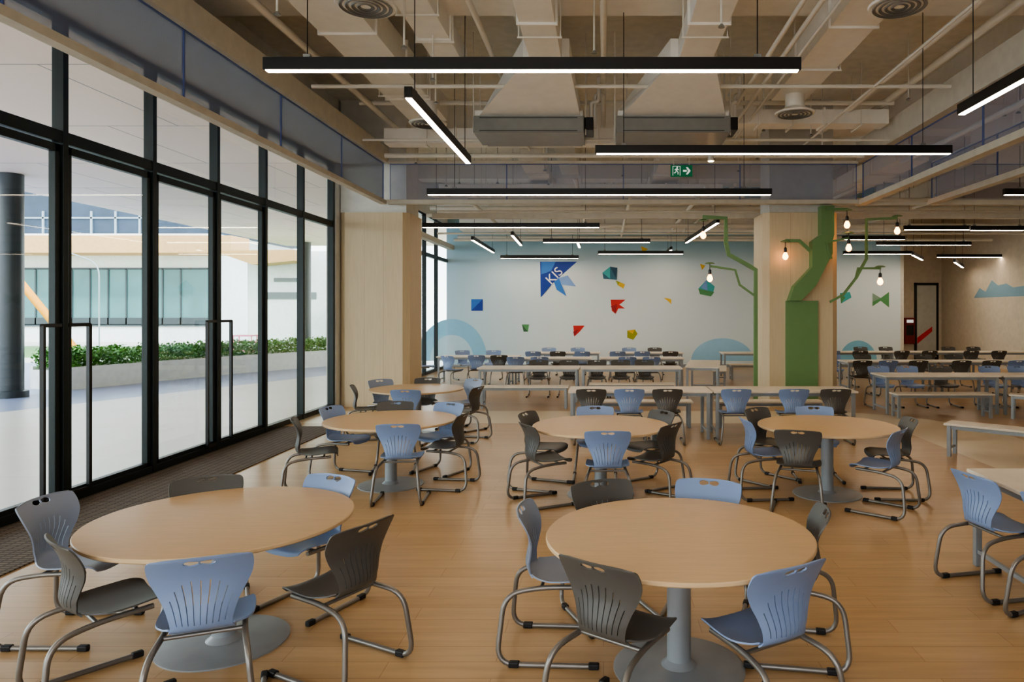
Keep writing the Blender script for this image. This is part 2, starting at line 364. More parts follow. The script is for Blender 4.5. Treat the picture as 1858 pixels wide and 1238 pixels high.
def diffuser(x,y,z,top):
    e=obj('round_air_diffuser',lathe([(.30,0),(.31,.02),(.16,.10),(.15,.14),(.15,top-z)],36),None,M_duct,loc=(x,y,z)); shade_auto(e.data)
    for r in (.26,.2,.14,.08):
        obj('diffuser_ring',lathe([(r,-.016),(r+.008,-.008),(r-.02,.0),(r-.03,-.004)],32,caps=False),e,M_unit)
    meta(e,'round cream ceiling air diffuser with concentric rings','air vent','round air diffusers')
for p in ((-2.45,7.3,5.1,6.3),(3.05,7.3,5.1,5.36),(3.0,11.1,5.05,5.36),(-2.9,11.7,5.05,5.41)): diffuser(*p)
o=obj('spotlight',lathe([(.03,.22),(.05,.2),(.05,.05),(.06,0)],16),None,M_white,loc=(1.85,12.2,4.55)); shade_auto(o.data)
obj('lens',lathe([(.045,-.012),(.05,0)],16),o,mat('spot_lens',(255,210,150),.4,emit=20,var=0)); obj('stem',tube([[(0,0,.2),(0,0,1.75)]],.01),o,M_pipe)
meta(o,'small lit white ceiling spotlight on stem','spotlight')
# ---------------------------------------------------------------- linear pendant lamps
def lamp(x0,y0,x1,y1,z,lab='slim black linear pendant light with glowing underside'):
    cx,cy=(x0+x1)/2,(y0+y1)/2; L=math.hypot(x1-x0,y1-y0); a=math.atan2(y1-y0,x1-x0)
    e=obj('linear_pendant_light',boxes([(-L/2,L/2,-.038,.038,.004,.11)],.004),None,M_black,loc=(cx,cy,z)); e.rotation_euler=(0,0,a)
    obj('light_diffuser',boxes([(-L/2+.02,L/2-.02,-.03,.03,-.002,.006)]),e,M_lamp)
    for s in (-1,1):
        obj('suspension_cable',tube([[(s*L*.42,0,.11),(s*L*.42,0,6.3-z)]],.005,6),e,M_black)
        obj('bracket',boxes([(s*L*.42-.03,s*L*.42+.03,-.02,.02,.11,.14)]),e,M_unit)
    meta(e,lab,'pendant light','linear pendant lights')
def lx(pxa,pxb,Y,z): lamp((pxa-PX)*Y/F,Y,(pxb-PX)*Y/F,Y,z)
lx(480,1452,5.96,3.98); lx(1080,1726,9.1,3.98); lx(775,1400,12.3,3.98)
lamp(-1.85,6.7,-1.85,9.7,3.98); lamp(3.68,4.2,3.68,7.3,3.98); lamp(6.95,12.3,10.5,12.3,3.98)
lamp(-2.5,.8,2,.8,3.98); lamp(-2,-2.5,2.5,-2.5,3.98); lamp(8,2,8,6,3.98); lamp(8,8,11,8,3.98)  # out-of-view lamps behind and right of the camera, added for room light
lx(766,1088,17.1,3.98); lx(985,1180,20.0,3.9); lx(908,1050,24.0,3.75); lx(1085,1240,22.6,3.78)
lamp(-3.67,19.8,-3.75,24.2,3.95); lamp(-2.4,18.6,-2.5,21.5,3.95); lamp(2.62,16.2,2.45,21.0,3.98); lamp(-.75,20.6,-.75,22.2,3.95); lamp(2.2,23.0,2.2,24.3,3.95)
lx(1528,1642,20.0,3.98); lx(1760,1858,17.0,3.9); lx(1590,1762,20.8,3.9); lx(1530,1655,23.5,3.85); lx(1640,1760,17.6,3.98); lx(1700,1850,24.2,3.8)
lamp(11.4,23.0,13.2,26.0,3.55); lamp(9.6,22.0,10.9,24.2,3.7)
# ---------------------------------------------------------------- exit sign
Y=13.9
e=obj('exit_sign',boxes([(-.215,.215,-.02,.02,-.115,.115)],.006),None,mat('exit_green',(14,112,74),.5,emit=.2,var=0),loc=W(1236.5,310.5,Y))
wm=mat('sign_white',(240,245,240),.5,emit=.5,var=0)
def flat(pts,yy=-.021): return [Vector((x,yy,z)) for x,z in pts]
def multi(polys,d,name='m'):
    bm=bmesh.new()
    for pts in polys:
        f=bm.faces.new([bm.verts.new(p) for p in pts]); r=bmesh.ops.extrude_face_region(bm,geom=[f])
        for v in r['geom']:
            if isinstance(v,bmesh.types.BMVert): v.co+=Vector(d)
    bmesh.ops.recalc_face_normals(bm,faces=bm.faces[:])
    me=bpy.data.meshes.new(name); bm.to_mesh(me); bm.free(); return me
circ=[(-.085+.016*math.cos(t*math.pi/5),.066+.016*math.sin(t*math.pi/5)) for t in range(10)]
man=[circ,[(-.105,.048),(-.08,.048),(-.085,.0),(-.115,.0)],[(-.08,.045),(-.05,.02),(-.055,.01),(-.085,.028)],[(-.108,.045),(-.14,.02),(-.132,.012),(-.1,.03)],
     [(-.1,.002),(-.085,.002),(-.06,-.03),(-.065,-.07),(-.078,-.07),(-.075,-.035)],[(-.115,.002),(-.1,.0),(-.115,-.04),(-.15,-.05),(-.15,-.036),(-.125,-.03)]]
door=[[(-.175,.095),(-.025,.095),(-.025,.087),(-.175,.087)],[(-.033,.087),(-.025,.087),(-.025,-.09),(-.033,-.09)],[(-.175,.087),(-.167,.087),(-.167,-.09),(-.175,-.09)]]
arrow=[[(.03,.018),(.10,.018),(.10,-.018),(.03,-.018)],[(.085,.07),(.12,.07),(.175,.0),(.12,-.07),(.085,-.07),(.13,.0)]]
obj('running_man_pictogram',multi([flat(p) for p in man],(0,-.004,0)),e,wm)
obj('doorway_pictogram',multi([flat(p) for p in door],(0,-.004,0)),e,wm)
obj('arrow',multi([flat(p) for p in arrow],(0,-.004,0)),e,wm)
for sx_ in (-.15,.15): obj('hanger_rod',tube([[(sx_,0,.11),(sx_,0,6.3-e.location.z)]],.006,6),e,M_pipe)
meta(e,'green hanging emergency exit sign, running figure and arrow','exit sign')
# ---------------------------------------------------------------- origami wall emblems
def C(c):
    k='vinyl_%d_%d_%d'%c; return mat(k,c,.6,var=.02)
def origami(name,polys,label,Yw=24.799,cat='wall decoration',grp='origami wall stickers'):
    root=None
    for i,(c,pts) in enumerate(polys):
        me=prism([W(x,y,Yw-.004*i) for x,y in pts],(0,-.004,0))
        o=obj(name if root is None else 'facet',me,root,C(c))
        if root is None: root=o
    meta(root,label,cat,grp); return root
NB=(24,60,150); MB=(60,124,204); LB=(128,164,216); RD=(205,50,48); DR=(160,32,38); GR=(88,150,96); TL=(74,178,178); YL=(226,184,50); OL=(156,158,50)
kis=origami('origami_logo',[(NB,[(980,475),(1047,475),(1005,512),(981,540)]),(MB,[(982,475),(1008,475),(1000,492),(982,498)]),(LB,[(1012,505),(1030,500),(1045,520),(1020,517)]),(MB,[(1005,512),(1014,505),(1028,538),(1010,526)]),(NB,[(981,500),(998,492),(1003,514),(983,538)])],'blue folded-paper school logo with white letters on wall')
t=bpy.data.curves.new('logo_letters','FONT'); t.body='KIS'; t.size=.46; t.extrude=.004; t.align_x='CENTER'; t.align_y='CENTER'
to=bpy.data.objects.new('tmp_text',t); COL.objects.link(to); bpy.context.view_layer.update()
tm=bpy.data.meshes.new_from_object(to.evaluated_get(bpy.context.evaluated_depsgraph_get())); bpy.data.objects.remove(to)
to=obj('logo_letters',tm,kis,C((245,245,245))); to.location=W(1006,501,24.77); to.rotation_euler=(math.radians(90),math.radians(-45),0)
origami('origami_shape',[((50,110,190),[(855,543),(876,543),(876,564),(855,564)]),(NB,[(855,564),(876,543),(876,564)])],'blue folded square sticker on wall')
origami('origami_shape',[((60,110,130),[(1093,495),(1107,484),(1120,486),(1119,508),(1095,506)]),(TL,[(1093,495),(1107,484),(1107,506)]),((40,80,100),[(1107,484),(1120,486),(1119,508)])],'teal folded-paper sticker on wall')
origami('origami_shape',[(YL,[(1117,509),(1134,516),(1131,524),(1121,518)]),(OL,[(1117,509),(1125,512),(1121,518)])],'small yellow folded-paper sticker on wall')
origami('origami_shape',[(RD,[(1108,544),(1135,544),(1124,553),(1134,560),(1122,560),(1117,570),(1110,564)]),(DR,[(1108,556),(1120,552),(1117,570)])],'red folded-paper star sticker on wall')
origami('origami_shape',[(YL,[(1204,540),(1218,543),(1218,552)])],'small yellow triangle sticker on wall')
origami('origami_shape',[(TL,[(1267,524),(1282,508),(1297,520),(1293,535),(1272,534)]),(LB,[(1282,508),(1284,528),(1272,522)]),(GR,[(1267,524),(1296,530),(1290,538),(1270,534)])],'teal and green folded boat sticker on wall')
origami('origami_shape',[(GR,[(947,589),(960,589),(958,602)]),((60,100,70),[(947,589),(958,602),(950,602)])],'small green folded sticker on wall')
origami('origami_shape',[(RD,[(1040,591),(1061,591),(1052,602),(1042,611)]),(DR,[(1040,602),(1050,598),(1042,611)])],'red folded-paper sticker on wall')
origami('origami_shape',[(OL,[(1138,600),(1152,598),(1157,606),(1149,617),(1138,613)]),(YL,[(1138,600),(1152,598),(1148,606)])],'olive folded-paper sticker on wall')
origami('origami_shape',[(TL,[(1524,532),(1542,530),(1545,540),(1526,551)]),(GR,[(1524,532),(1534,540),(1526,551)])],'teal folded-paper sticker on wall')
origami('origami_shape',[(GR,[(1583,532),(1598,541),(1613,530),(1613,558),(1598,546),(1583,556)]),((130,160,140),[(1583,532),(1598,541),(1583,548)])],'green bow-tie folded sticker on wall')
origami('origami_shape',[(YL,[(1270,479),(1280,482),(1274,490)])],'tiny yellow triangle sticker on wall')
origami('origami_shape',[(YL,[(1163,447),(1176,452),(1166,459)])],'tiny yellow triangle sticker on wall')
def arch(cx,rx,ry,inner,c,lab,base=655,a0=0,a1=180,yo=0):
    pts=[(cx+rx*math.cos(math.radians(a)),base-ry*math.sin(math.radians(a))) for a in [a0+(a1-a0)*k/28 for k in range(29)]]
    if inner: pts+=[(cx+rx*inner*math.cos(math.radians(a)),base-ry*inner*math.sin(math.radians(a))) for a in [a1-(a1-a0)*k/28 for k in range(29)]]
    o=obj('painted_arch_mural',prism([W(x,y,24.799-yo) for x,y in pts],(0,-.004,0)),None,C(c)); meta(o,lab,'mural','wall mural arches')
arch(820,64,76,.62,(140,194,222),'light blue painted arch on white wall'); arch(820,64*.62,76*.62,0,(186,214,228),'pale blue painted dome on white wall')
arch(1311,57,41,0,(160,204,230),'light blue painted hill on white wall'); arch(1557,34,37,0,(130,188,212),'light blue painted hill on white wall')
mp=[(22.6,2.45),(26.0,2.45),(25.6,2.8),(25.2,2.65),(24.8,3.05),(24.4,2.85),(23.9,2.9),(23.5,2.75),(22.6,2.8)]
o=obj('mountain_mural',prism([Vector((13.6,y,z)) for y,z in mp],(-.006,0,0)),None,C((130,166,184))); meta(o,'blue painted mountain mural on beige wall','mural')
# alcove door
o=struct(obj('door_20',boxes([(12.5,12.58,28.42,28.5,0,3.1),(13.37,13.45,28.42,28.5,0,3.1),(12.5,13.45,28.42,28.5,3.0,3.1),(12.58,13.37,28.43,28.47,0,.12)]),None,M_black))
obj('door_glass',boxes([(12.58,13.37,28.45,28.46,.12,3.0)]),o,mat('frosted_glass',(190,194,188),.3))
obj('red_stripe',prism([Vector((12.6,28.44,.9)),Vector((12.6,28.44,.65)),Vector((13.2,28.44,1.15)),Vector((13.2,28.44,1.35))],(0,-.004,0)),o,C(RD))
o=box('fire_hose_cabinet',(12.05,12.45,28.3,28.5,.65,1.7),C((120,28,28)),bev=.01)
obj('cabinet_window',boxes([(12.1,12.4,28.29,28.3,1.0,1.4)]),o,M_black); obj('cabinet_placard',boxes([(12.12,12.38,28.285,28.3,1.5,1.62)]),o,wm)
meta(o,'red fire hose cabinet mounted on wall beside door','fire cabinet')
# ---------------------------------------------------------------- green tree sculpture
Yt=14.449
def slab(Lf,Rt,d):
    bm=bmesh.new(); rings=[]
    for a,b in zip(Lf,Rt):
        out=[]
        for p,yy in ((a,Yt),(b,Yt),(b,Yt-d),(a,Yt-d)):
            v=W(p[0],p[1],Yt); v.z=max(v.z,0); out.append(bm.verts.new((v.x,yy,v.z)))
        rings.append(out)
    for a,b in zip(rings,rings[1:]):
        for i in range(4):
            j=(i+1)%4; bm.faces.new((a[i],a[j],b[j],b[i]))
    bm.faces.new(rings[0]); bm.faces.new(rings[-1][::-1]); bmesh.ops.recalc_face_normals(bm,faces=bm.faces[:])
    me=bpy.data.meshes.new('trunk'); bm.to_mesh(me); bm.free(); return me
root=obj('tree_sculpture',slab([(1425,738),(1425,546)],[(1483,738),(1483,546)],.06),None,M_green)
obj('main_branch',slab([(1427,546),(1436,520),(1468,486),(1468,440),(1484,428),(1484,376)],[(1448,546),(1474,520),(1504,462),(1504,440),(1507,428),(1507,376)],.24),root,M_green)
def branch(pl,r=.05,Y=14.3):
    obj('branch',tube([[W(x,y,Y) for x,y in pl]],r,4),root,M_green)
branch([(1371,735),(1371,490),(1358,482),(1322,462),(1317,440),(1317,396),(1275,394)],.055)
branch([(1373,560),(1371,538),(1342,517),(1334,490),(1288,483)],.03)
branch([(1470,455),(1450,437),(1425,437)],.045,14.25)
branch([(1500,380),(1538,380)],.035,14.2)
branch([(1508,470),(1500,440),(1540,432)],.03,14.15)
branch([(1506,548),(1530,535),(1553,505),(1557,487),(1598,487)],.032)
branch([(1553,505),(1572,470),(1572,398),(1628,396)],.036)
meta(root,'angular green tree sculpture with conduit branches on column','sculpture')
def bulb(px,py,Y,l=.12):
    p=W(px,py,Y); e=obj('pendant_bulb',lathe([(.028,.075),(.032,.1),(.03,.16),(.012,.18)],14),None,M_black,loc=p); shade_auto(e.data)
    obj('bulb_glass',lathe([(.004,-.075),(.035,-.062),(.055,-.03),(.058,0),(.045,.035),(.026,.075)],16),e,M_bulb,smooth=True)
    obj('cord',tube([[(0,0,.17),(0,0,.17+l)]],.008,6),e,M_black)
    obj('ceiling_cap',lathe([(.1,.17+l),(.1,.18+l),(.05,.2+l)],14),e,M_green)
    meta(e,'warm glowing globe filament bulb hanging from green branch','light bulb','filament bulbs')
for a in ((1276,427,14.3),(1288,505,14.3),(1425,465,14.25),(1537,408,14.2),(1540,450,14.15),(1597,511,14.3),(1628,419,14.3)): bulb(*a)
# ---------------------------------------------------------------- chair
SEAT=[(.215,.405,.155),(.205,.435,.185),(.15,.448,.205),(.05,.442,.215),(-.05,.438,.21),(-.12,.442,.175),(-.16,.452,.14)]
BACK=[(-.16,.452,.14),(-.195,.475,.128),(-.208,.52,.135),(-.198,.58,.155),(-.188,.64,.185),(-.195,.70,.212),(-.215,.75,.222),(-.238,.79,.222),(-.252,.812,.214),(-.258,.824,.195)]
SW=.027
def shell(prof,back,m,name):
    pr=catmull(prof,4)
    if back:
        us=[]; ns_=9; half=.76
        us=[-1,-.93,-.86]
        for i in range(ns_):
            c=-half+2*half*i/(ns_-1); us+=[c-SW/2,c+SW/2]
            if i<ns_-1: us+=[c+SW/2+ (2*half/(ns_-1)-SW)/2]
        us+=[.86,.93,1]; us=sorted(us)
    else: us=[-1+2*i/16 for i in range(17)]
    bm=bmesh.new(); G=[]; nr=len(pr)
    for ri,(y,z,w_) in enumerate(pr):
        row=[]
        for u in us:
            x=u*w_
            cy=.035*abs(u)**2.2*(1 if back else 0)*min(1,ri/8+.2)
            cz=(0 if back else .02*abs(u)**3)
            if back:
                dz=-.012*max(0,(ri-(nr-8))/8)*abs(u)**4
                row.append(bm.verts.new((x,y+cy,z+dz)))
            else: row.append(bm.verts.new((x,y,z+cz)))
        G.append(row)
    keepsnap=set()
    for r in range(nr-1):
        for c in range(len(us)-1):
            vs=(G[r][c],G[r][c+1],G[r+1][c+1],G[r+1][c]); cen=sum((v.co for v in vs),Vector())/4
            if back:
                uc=(us[c]+us[c+1])/2; isslot=abs(us[c+1]-us[c]-SW)<1e-4
                top=.705-.10*(uc/.8)**2
                if isslot and .49<cen.z<top: continue
                hit=False
                for s in (-1,1):
                    if ((cen.x-s*.037)/.032)**2+((cen.z-(.797))/.017)**2<1: hit=True
                if hit: keepsnap.update(vs); continue
            bm.faces.new(vs)
    if back:
        for v in keepsnap:
            if len(v.link_faces)==0: continue
            s=1 if v.co.x>0 else -1
            if abs(v.co.x)<.004: continue
            dx=v.co.x-s*.037; dz=v.co.z-.797; q=math.sqrt((dx/.03)**2+(dz/.015)**2)
            if q>0: v.co.x=s*.037+dx/q; v.co.z=.797+dz/q
    for v in [v for v in bm.verts if not v.link_faces]: bm.verts.remove(v)
    me=bpy.data.meshes.new(name); bm.to_mesh(me); bm.free()
    o=bpy.data.objects.new('tmp',me); COL.objects.link(o)
    sd=o.modifiers.new('s','SOLIDIFY'); sd.thickness=.008; sd.offset=0
    bpy.context.view_layer.update()
    dg=bpy.context.evaluated_depsgraph_get(); m2=bpy.data.meshes.new_from_object(o.evaluated_get(dg)); m2.name=name
    bpy.data.objects.remove(o); m2.materials.clear(); m2.materials.append(m); shade_auto(m2,50); return m2
def legpath(s):
    return fillet([(s*.165,.15,.418),(s*.175,-.10,.415),(s*.205,-.30,.385),(s*.245,-.34,.015),(s*.245,.22,.015)],.11,6)
leg_me={s:tube([legpath(s)],.0145,10,'leg') for s in (-1,1)}
for s in leg_me: leg_me[s].materials.append(M_steel)
bar_me=[tube([[(-.168,.08,.418),(.168,.08,.418)]],.011,8,'crossbar'),tube([[(-.178,-.1,.412),(.178,-.1,.412)]],.011,8,'crossbar')]
foot_me=[boxes([(s*.245-.018,s*.245+.018,y-.03,y+.03,0,.034)],.008,'foot_cap') for s in (-1,1) for y in (-.24,.2)]
for q in bar_me: q.materials.append(M_steel)
for q in foot_me: q.materials.append(M_rubber)
CH={}
for key,m,lb in (('b',M_blue,'light blue plastic school chair with slotted back, steel skid frame'),('g',M_gblue,'grey-blue plastic school chair with slotted back, steel skid frame'),('d',M_dark,'charcoal plastic school chair with slotted back, steel skid frame')):
    CH[key]=(shell(SEAT,False,m,'seat_'+key),shell(BACK,True,m,'backrest_'+key),lb)
proto={}
def chair(x,y,deg,key):
    if key not in proto:
        sm,bm_,lb=CH[key]; e=empty('school_chair',(x,y,0),math.radians(deg-90))
        kids=[obj('seat',sm,e),obj('backrest',bm_,e),obj('leg',leg_me[-1],e),obj('leg',leg_me[1],e)]+[obj('crossbar',q,e) for q in bar_me]+[obj('foot_cap',q,e) for q in foot_me]
        meta(e,lb,'chair','plastic school chairs'); proto[key]=(e,kids); return
    e,k=proto[key]; copy_thing(e,k,(x,y,0),math.radians(deg-90))
chairs=[(-3.2,4.33,0,'g'),(-2.58,3.70,50,'d'),(-1.96,3.5,112,'b'),(-1.48,3.92,152,'d'),(-2.62,4.67,-62,'d'),(-1.97,4.70,-114,'b'),
(-.24,4.13,-3,'g'),(.09,3.41,55,'d'),(.74,3.38,120,'b'),(1.04,4.1,170,'d'),(.64,4.56,-108,'b'),(.07,4.54,-66,'d'),
(-3.08,7.6,20,'d'),(-2.1,7.38,95,'b'),(-1.78,7.95,172,'d'),(-3.05,8.4,-15,'b'),(-2.0,8.6,-115,'b'),(-2.58,8.7,-80,'d'),
(-.59,7.28,28,'d'),(.04,6.97,90,'b'),(.52,7.32,145,'d'),(-.66,7.9,-20,'d'),(-.1,8.25,-90,'b'),(.5,7.97,-145,'d'),
(1.93,7.0,72,'d'),(1.72,7.55,5,'b'),(2.7,6.98,140,'b'),(3.05,7.55,176,'d'),(2.5,8.25,-95,'b'),(1.93,8.15,-50,'d'),
(-2.88,10.5,90,'b'),(-2.1,10.75,165,'d'),(-2.3,11.7,-130,'g'),(-3.0,11.87,-90,'d'),(-3.57,11.65,-45,'g'),(-3.65,10.95,15,'d'),
(-.18,10.6,90,'d'),(.38,10.6,90,'b'),(.94,10.6,90,'d'),(1.95,10.6,90,'b'),(2.8,10.6,90,'b'),(3.42,10.6,88,'d'),
(2.8,5.02,12,'b'),(2.95,4.42,25,'b')]
for i,x in enumerate((-1.5,-.8,-.15,.4,.95)): chairs.append((x,16.25,-90,'d'))
for i,x in enumerate((-2.2,-1.6,.6,1.2)): chairs.append((x,17.9,90,'b'))
for x,y,a,k in [(-3.9,18.3,60,'b'),(-3.3,18.6,90,'b'),(-2.75,18.6,100,'d'),(-4.0,20.4,-60,'b'),(-3.2,20.4,-90,'b'),(-4.9,19.5,0,'b'),
   (-2,20.3,90,'b'),(-1.3,20.3,90,'d'),(-.6,20.3,90,'b'),(.4,20.3,90,'b'),(1.1,20.3,90,'b'),(1.9,20.3,90,'d'),(-1.7,21.9,-90,'b'),(-.8,21.9,-90,'b'),(.8,21.9,-90,'b'),(1.6,21.9,-90,'d'),
   (5.7,14.5,-90,'b'),(6.3,14.5,-90,'b'),(7.0,14.5,-90,'d'),(8.0,14.5,-90,'b'),(8.6,14.5,-90,'b'),
   (6.0,16.6,90,'d'),(6.6,16.6,90,'b'),(7.3,16.6,90,'d'),(8.3,16.6,90,'d'),(9.0,16.6,90,'d'),(9.6,16.6,90,'b'),(6.0,18.4,-90,'b'),(6.8,18.4,-90,'d'),(8.4,18.4,-90,'d'),(9.2,18.4,-90,'d'),
   (6.6,20.6,90,'b'),(7.4,20.6,90,'d'),(8.6,20.6,90,'d'),(9.4,20.6,90,'d'),(10.6,20.6,90,'d'),(11.4,20.6,90,'d'),(8.2,22.4,-90,'d'),(9.0,22.4,-90,'d'),(11,22.4,-90,'d'),(11.8,22.4,-90,'d')]:
    chairs.append((x,y,a,k))
for c in chairs: chair(*c)
# ---------------------------------------------------------------- round tables
R=.73
tp=lathe([(R-.006,.716),(R,.722),(R,.736),(R-.004,.741),(R-.02,.742)],72,'tabletop'); shade_auto(tp,30); tp.materials.append(M_edge); tp.materials.append(M_wood)
for p in tp.polygons:
    if p.normal.z>.9: p.material_index=1
pole=lathe([(.11,.012),(.085,.03),(.066,.05),(.066,.68),(.12,.705),(.24,.712),(.24,.716)],32,'pedestal'); shade_auto(pole); pole.materials.append(M_grey)
bs=lathe([(.36,0),(.36,.008),(.34,.014),(.1,.02)],48,'base_plate'); shade_auto(bs); bs.materials.append(M_grey)
rp=None
for x,y in ((-2.25,4.2),(.415,3.9),(-2.4,8.0),(-.03,7.6),(2.4,7.6),(-2.95,11.2)):
    if rp is None:
        e=empty('round_table',(x,y,0)); k=[obj('tabletop',tp,e),obj('pedestal',pole,e),obj('base_plate',bs,e)]; meta(e,'round light wood cafeteria table on grey steel pedestal','table','round pedestal tables'); rp=(e,k)
    else: copy_thing(rp[0],rp[1],(x,y,0),0)
# ---------------------------------------------------------------- rectangular tables / benches
def rect(name,L,D,Hh,lab,cat,grp):
    e=empty(name); t=.03
    k=[obj('tabletop' if cat=='table' else 'seat',boxes([(-L/2,L/2,-D/2,D/2,Hh-t,Hh)],.006),e,M_top)]
    lg=boxes([(-.025,.025,-.025,.025,0,Hh-t)],.004)
    lg.materials.append(M_grey)
    for sx in (-1,1):
        for sy in (-1,1):
            o=obj('leg',lg,e,loc=(sx*(L/2-.06),sy*(D/2-.05),0)); k.append(o)
    k.append(obj('frame_rail',boxes([(-L/2+.06,L/2-.06,s*(D/2-.05)-.015,s*(D/2-.05)+.015,Hh-t-.05,Hh-t) for s in (-1,1)]+[(s*(L/2-.06)-.015,s*(L/2-.06)+.015,-D/2+.05,D/2-.05,Hh-t-.05,Hh-t) for s in (-1,1)]),e,M_grey))
    for s in (-1,1): k.append(obj('leg_stretcher',boxes([(s*(L/2-.06)-.012,s*(L/2-.06)+.012,-D/2+.05,D/2-.05,.1,.13)]),e,M_grey))
    meta(e,lab,cat,grp); return e,k
placed={}
def put(kind,x,y,deg=0):
    if kind not in placed:
        if kind=='t': placed[kind]=rect('dining_table',2.2,.75,.74,'rectangular cream-topped dining table with grey steel legs','table','rectangular dining tables')
        elif kind=='w': placed[kind]=rect('dining_table',1.6,1.45,.74,'pale wood rectangular dining table with grey steel legs','table','rectangular dining tables')
        else: placed[kind]=rect('bench',1.8,.36,.45,'backless cream bench with grey steel legs','bench','dining benches')
        e=placed[kind][0]; e.location=(x,y,0); e.rotation_euler=(0,0,math.radians(deg)); return
    e,k=placed[kind]; copy_thing(e,k,(x,y,0),math.radians(deg))
for a in [('t',.56,11.15),('t',2.78,11.15),('t',-1.62,15.55),('t',.6,15.55),('t',2.35,16.6,80),('t',-3.4,19.4),('t',-1.2,21.1),('t',1.25,21.1),('t',4.6,21.1),
          ('t',6.42,13.75),('t',8.66,13.75),('t',7,17.5),('t',9.25,17.5),('t',7.6,21.5),('t',9.9,21.5),('t',12.1,21.5),('t',11.5,17.5),('t',-1.4,18.7),('t',1.0,18.7),('w',3.62,4.78),
          ('b',.6,12.0),('b',2.8,12.0),('b',-1.6,14.35),('b',3.1,18.9,80),('b',6.25,13.1),('b',8.2,12.5,-35),('b',5.38,9.1,-42),('b',.6,14.9),('b',-1.2,19.5),('b',4.5,20.3),('b',10.8,13.1)]: put(*a)
# ---------------------------------------------------------------- outside
def ground_mat():
    m=bpy.data.materials.new('terrace_paving'); m.use_nodes=True; n=m.node_tree.nodes; l=m.node_tree.links; b=n['Principled BSDF']
    g=n.new('ShaderNodeNewGeometry'); br=n.new('ShaderNodeTexBrick'); br.offset=0; br.inputs['Scale'].default_value=1; br.inputs['Brick Width'].default_value=1.2; br.inputs['Row Height'].default_value=1.2; br.inputs['Mortar Size'].default_value=.006
    br.inputs['Color1'].default_value=srgb(216,210,200); br.inputs['Color2'].default_value=srgb(212,205,194); br.inputs['Mortar'].default_value=srgb(196,188,176); l.new(g.outputs['Position'],br.inputs['Vector'])
    def dot(nv,off,op,th):
        s=n.new('ShaderNodeVectorMath'); s.operation='DOT_PRODUCT'; l.new(g.outputs['Position'],s.inputs[0]); s.inputs[1].default_value=nv
        a=n.new('ShaderNodeMath'); a.operation=op; l.new(s.outputs['Value'],a.inputs[0]); a.inputs[1].default_value=th+off; return a.outputs[0]
    def mul(a,c):
        q=n.new('ShaderNodeMath'); q.operation='MULTIPLY'; l.new(a,q.inputs[0]); l.new(c,q.inputs[1]); return q.outputs[0]
    off=.926*-13.06-.375*17.4
    band=mul(dot((.926,-.375,0),off,'GREATER_THAN',-60),dot((.926,-.375,0),off,'LESS_THAN',2.6))
    band=mul(band,dot((0,1,0),0,'LESS_THAN',27))
    x1=n.new('ShaderNodeMix'); x1.data_type='RGBA'; l.new(band,x1.inputs[0]); l.new(br.outputs['Color'],x1.inputs[6]); x1.inputs[7].default_value=srgb(136,144,172)
    gr=mul(dot((0,1,0),0,'GREATER_THAN',30),dot((0,1,0),0,'LESS_THAN',40))
    x2=n.new('ShaderNodeMix'); x2.data_type='RGBA'; l.new(gr,x2.inputs[0]); l.new(x1.outputs[2],x2.inputs[6]); x2.inputs[7].default_value=srgb(96,138,66)
    l.new(x2.outputs[2],b.inputs['Base Color']); b.inputs['Roughness'].default_value=.3; return m
o=box('ground',(-90,-5.56,-20,80,-.12,-.005),ground_mat()); meta(o,'pale paved terrace outside the glass wall','ground',kind='structure')
def soffit_mat():
    m=bpy.data.materials.new('soffit_panels'); m.use_nodes=True; n=m.node_tree.nodes; l=m.node_tree.links; b=n['Principled BSDF']
    g=n.new('ShaderNodeNewGeometry'); br=n.new('ShaderNodeTexBrick'); br.inputs['Scale'].default_value=1; br.inputs['Brick Width'].default_value=2.4; br.inputs['Row Height'].default_value=3; br.inputs['Mortar Size'].default_value=.015
    br.inputs['Color1'].default_value=srgb(242,216,196); br.inputs['Color2'].default_value=srgb(238,210,190); br.inputs['Mortar'].default_value=srgb(160,146,132)
    l.new(g.outputs['Position'],br.inputs['Vector']); l.new(br.outputs['Color'],b.inputs['Base Color']); b.inputs['Roughness'].default_value=.6
    return m
o=box('entrance_canopy',(-15.2,-5.65,-12,34,5.1,5.6),soffit_mat()); meta(o,'pale panelled canopy soffit over the terrace','canopy')
for yy in (16.2,32.2,-1.0):
    e=obj('canopy_column',lathe([(.33,0),(.33,.14),(.24,.16),(.24,5.1)],32),None,mat('dark_column_paint',(44,50,54),.4),loc=(-13.55,yy,-.005)); shade_auto(e.data)
    meta(e,'dark grey round steel column under canopy','column','canopy columns')
pl=[(-13.3,17.5),(-12.9,18.6),(-12.1,20.8),(-11.2,22.9),(-9.9,25.2),(-8.6,26.8),(-7.0,28.0)]
c3=catmull([(x,y,0) for x,y in pl],5)
def off(c,d):
    out=[]
    for i,p in enumerate(c):
        T=(c[min(i+1,len(c)-1)]-c[max(i-1,0)]).normalized(); out.append(p+Vector((-T.y,T.x,0))*d)
    return out
bk=off(c3,1.3)
def ringwall(a,b,z0,z1): return prism([Vector((p.x,p.y,z0)) for p in a+b[::-1]],(0,0,z1-z0))
M_pl=mat('planter_concrete',(222,220,212),.7)
e=obj('planter',ringwall(c3,bk,-.005,.48),None,M_pl)
obj('planter_rim',ringwall(c3,off(c3,.1),.48,.56),e,M_pl); obj('planter_rim',ringwall(off(c3,1.2),bk,.48,.56),e,M_pl)
meta(e,'low curved pale concrete planter','planter')
bm=bmesh.new()
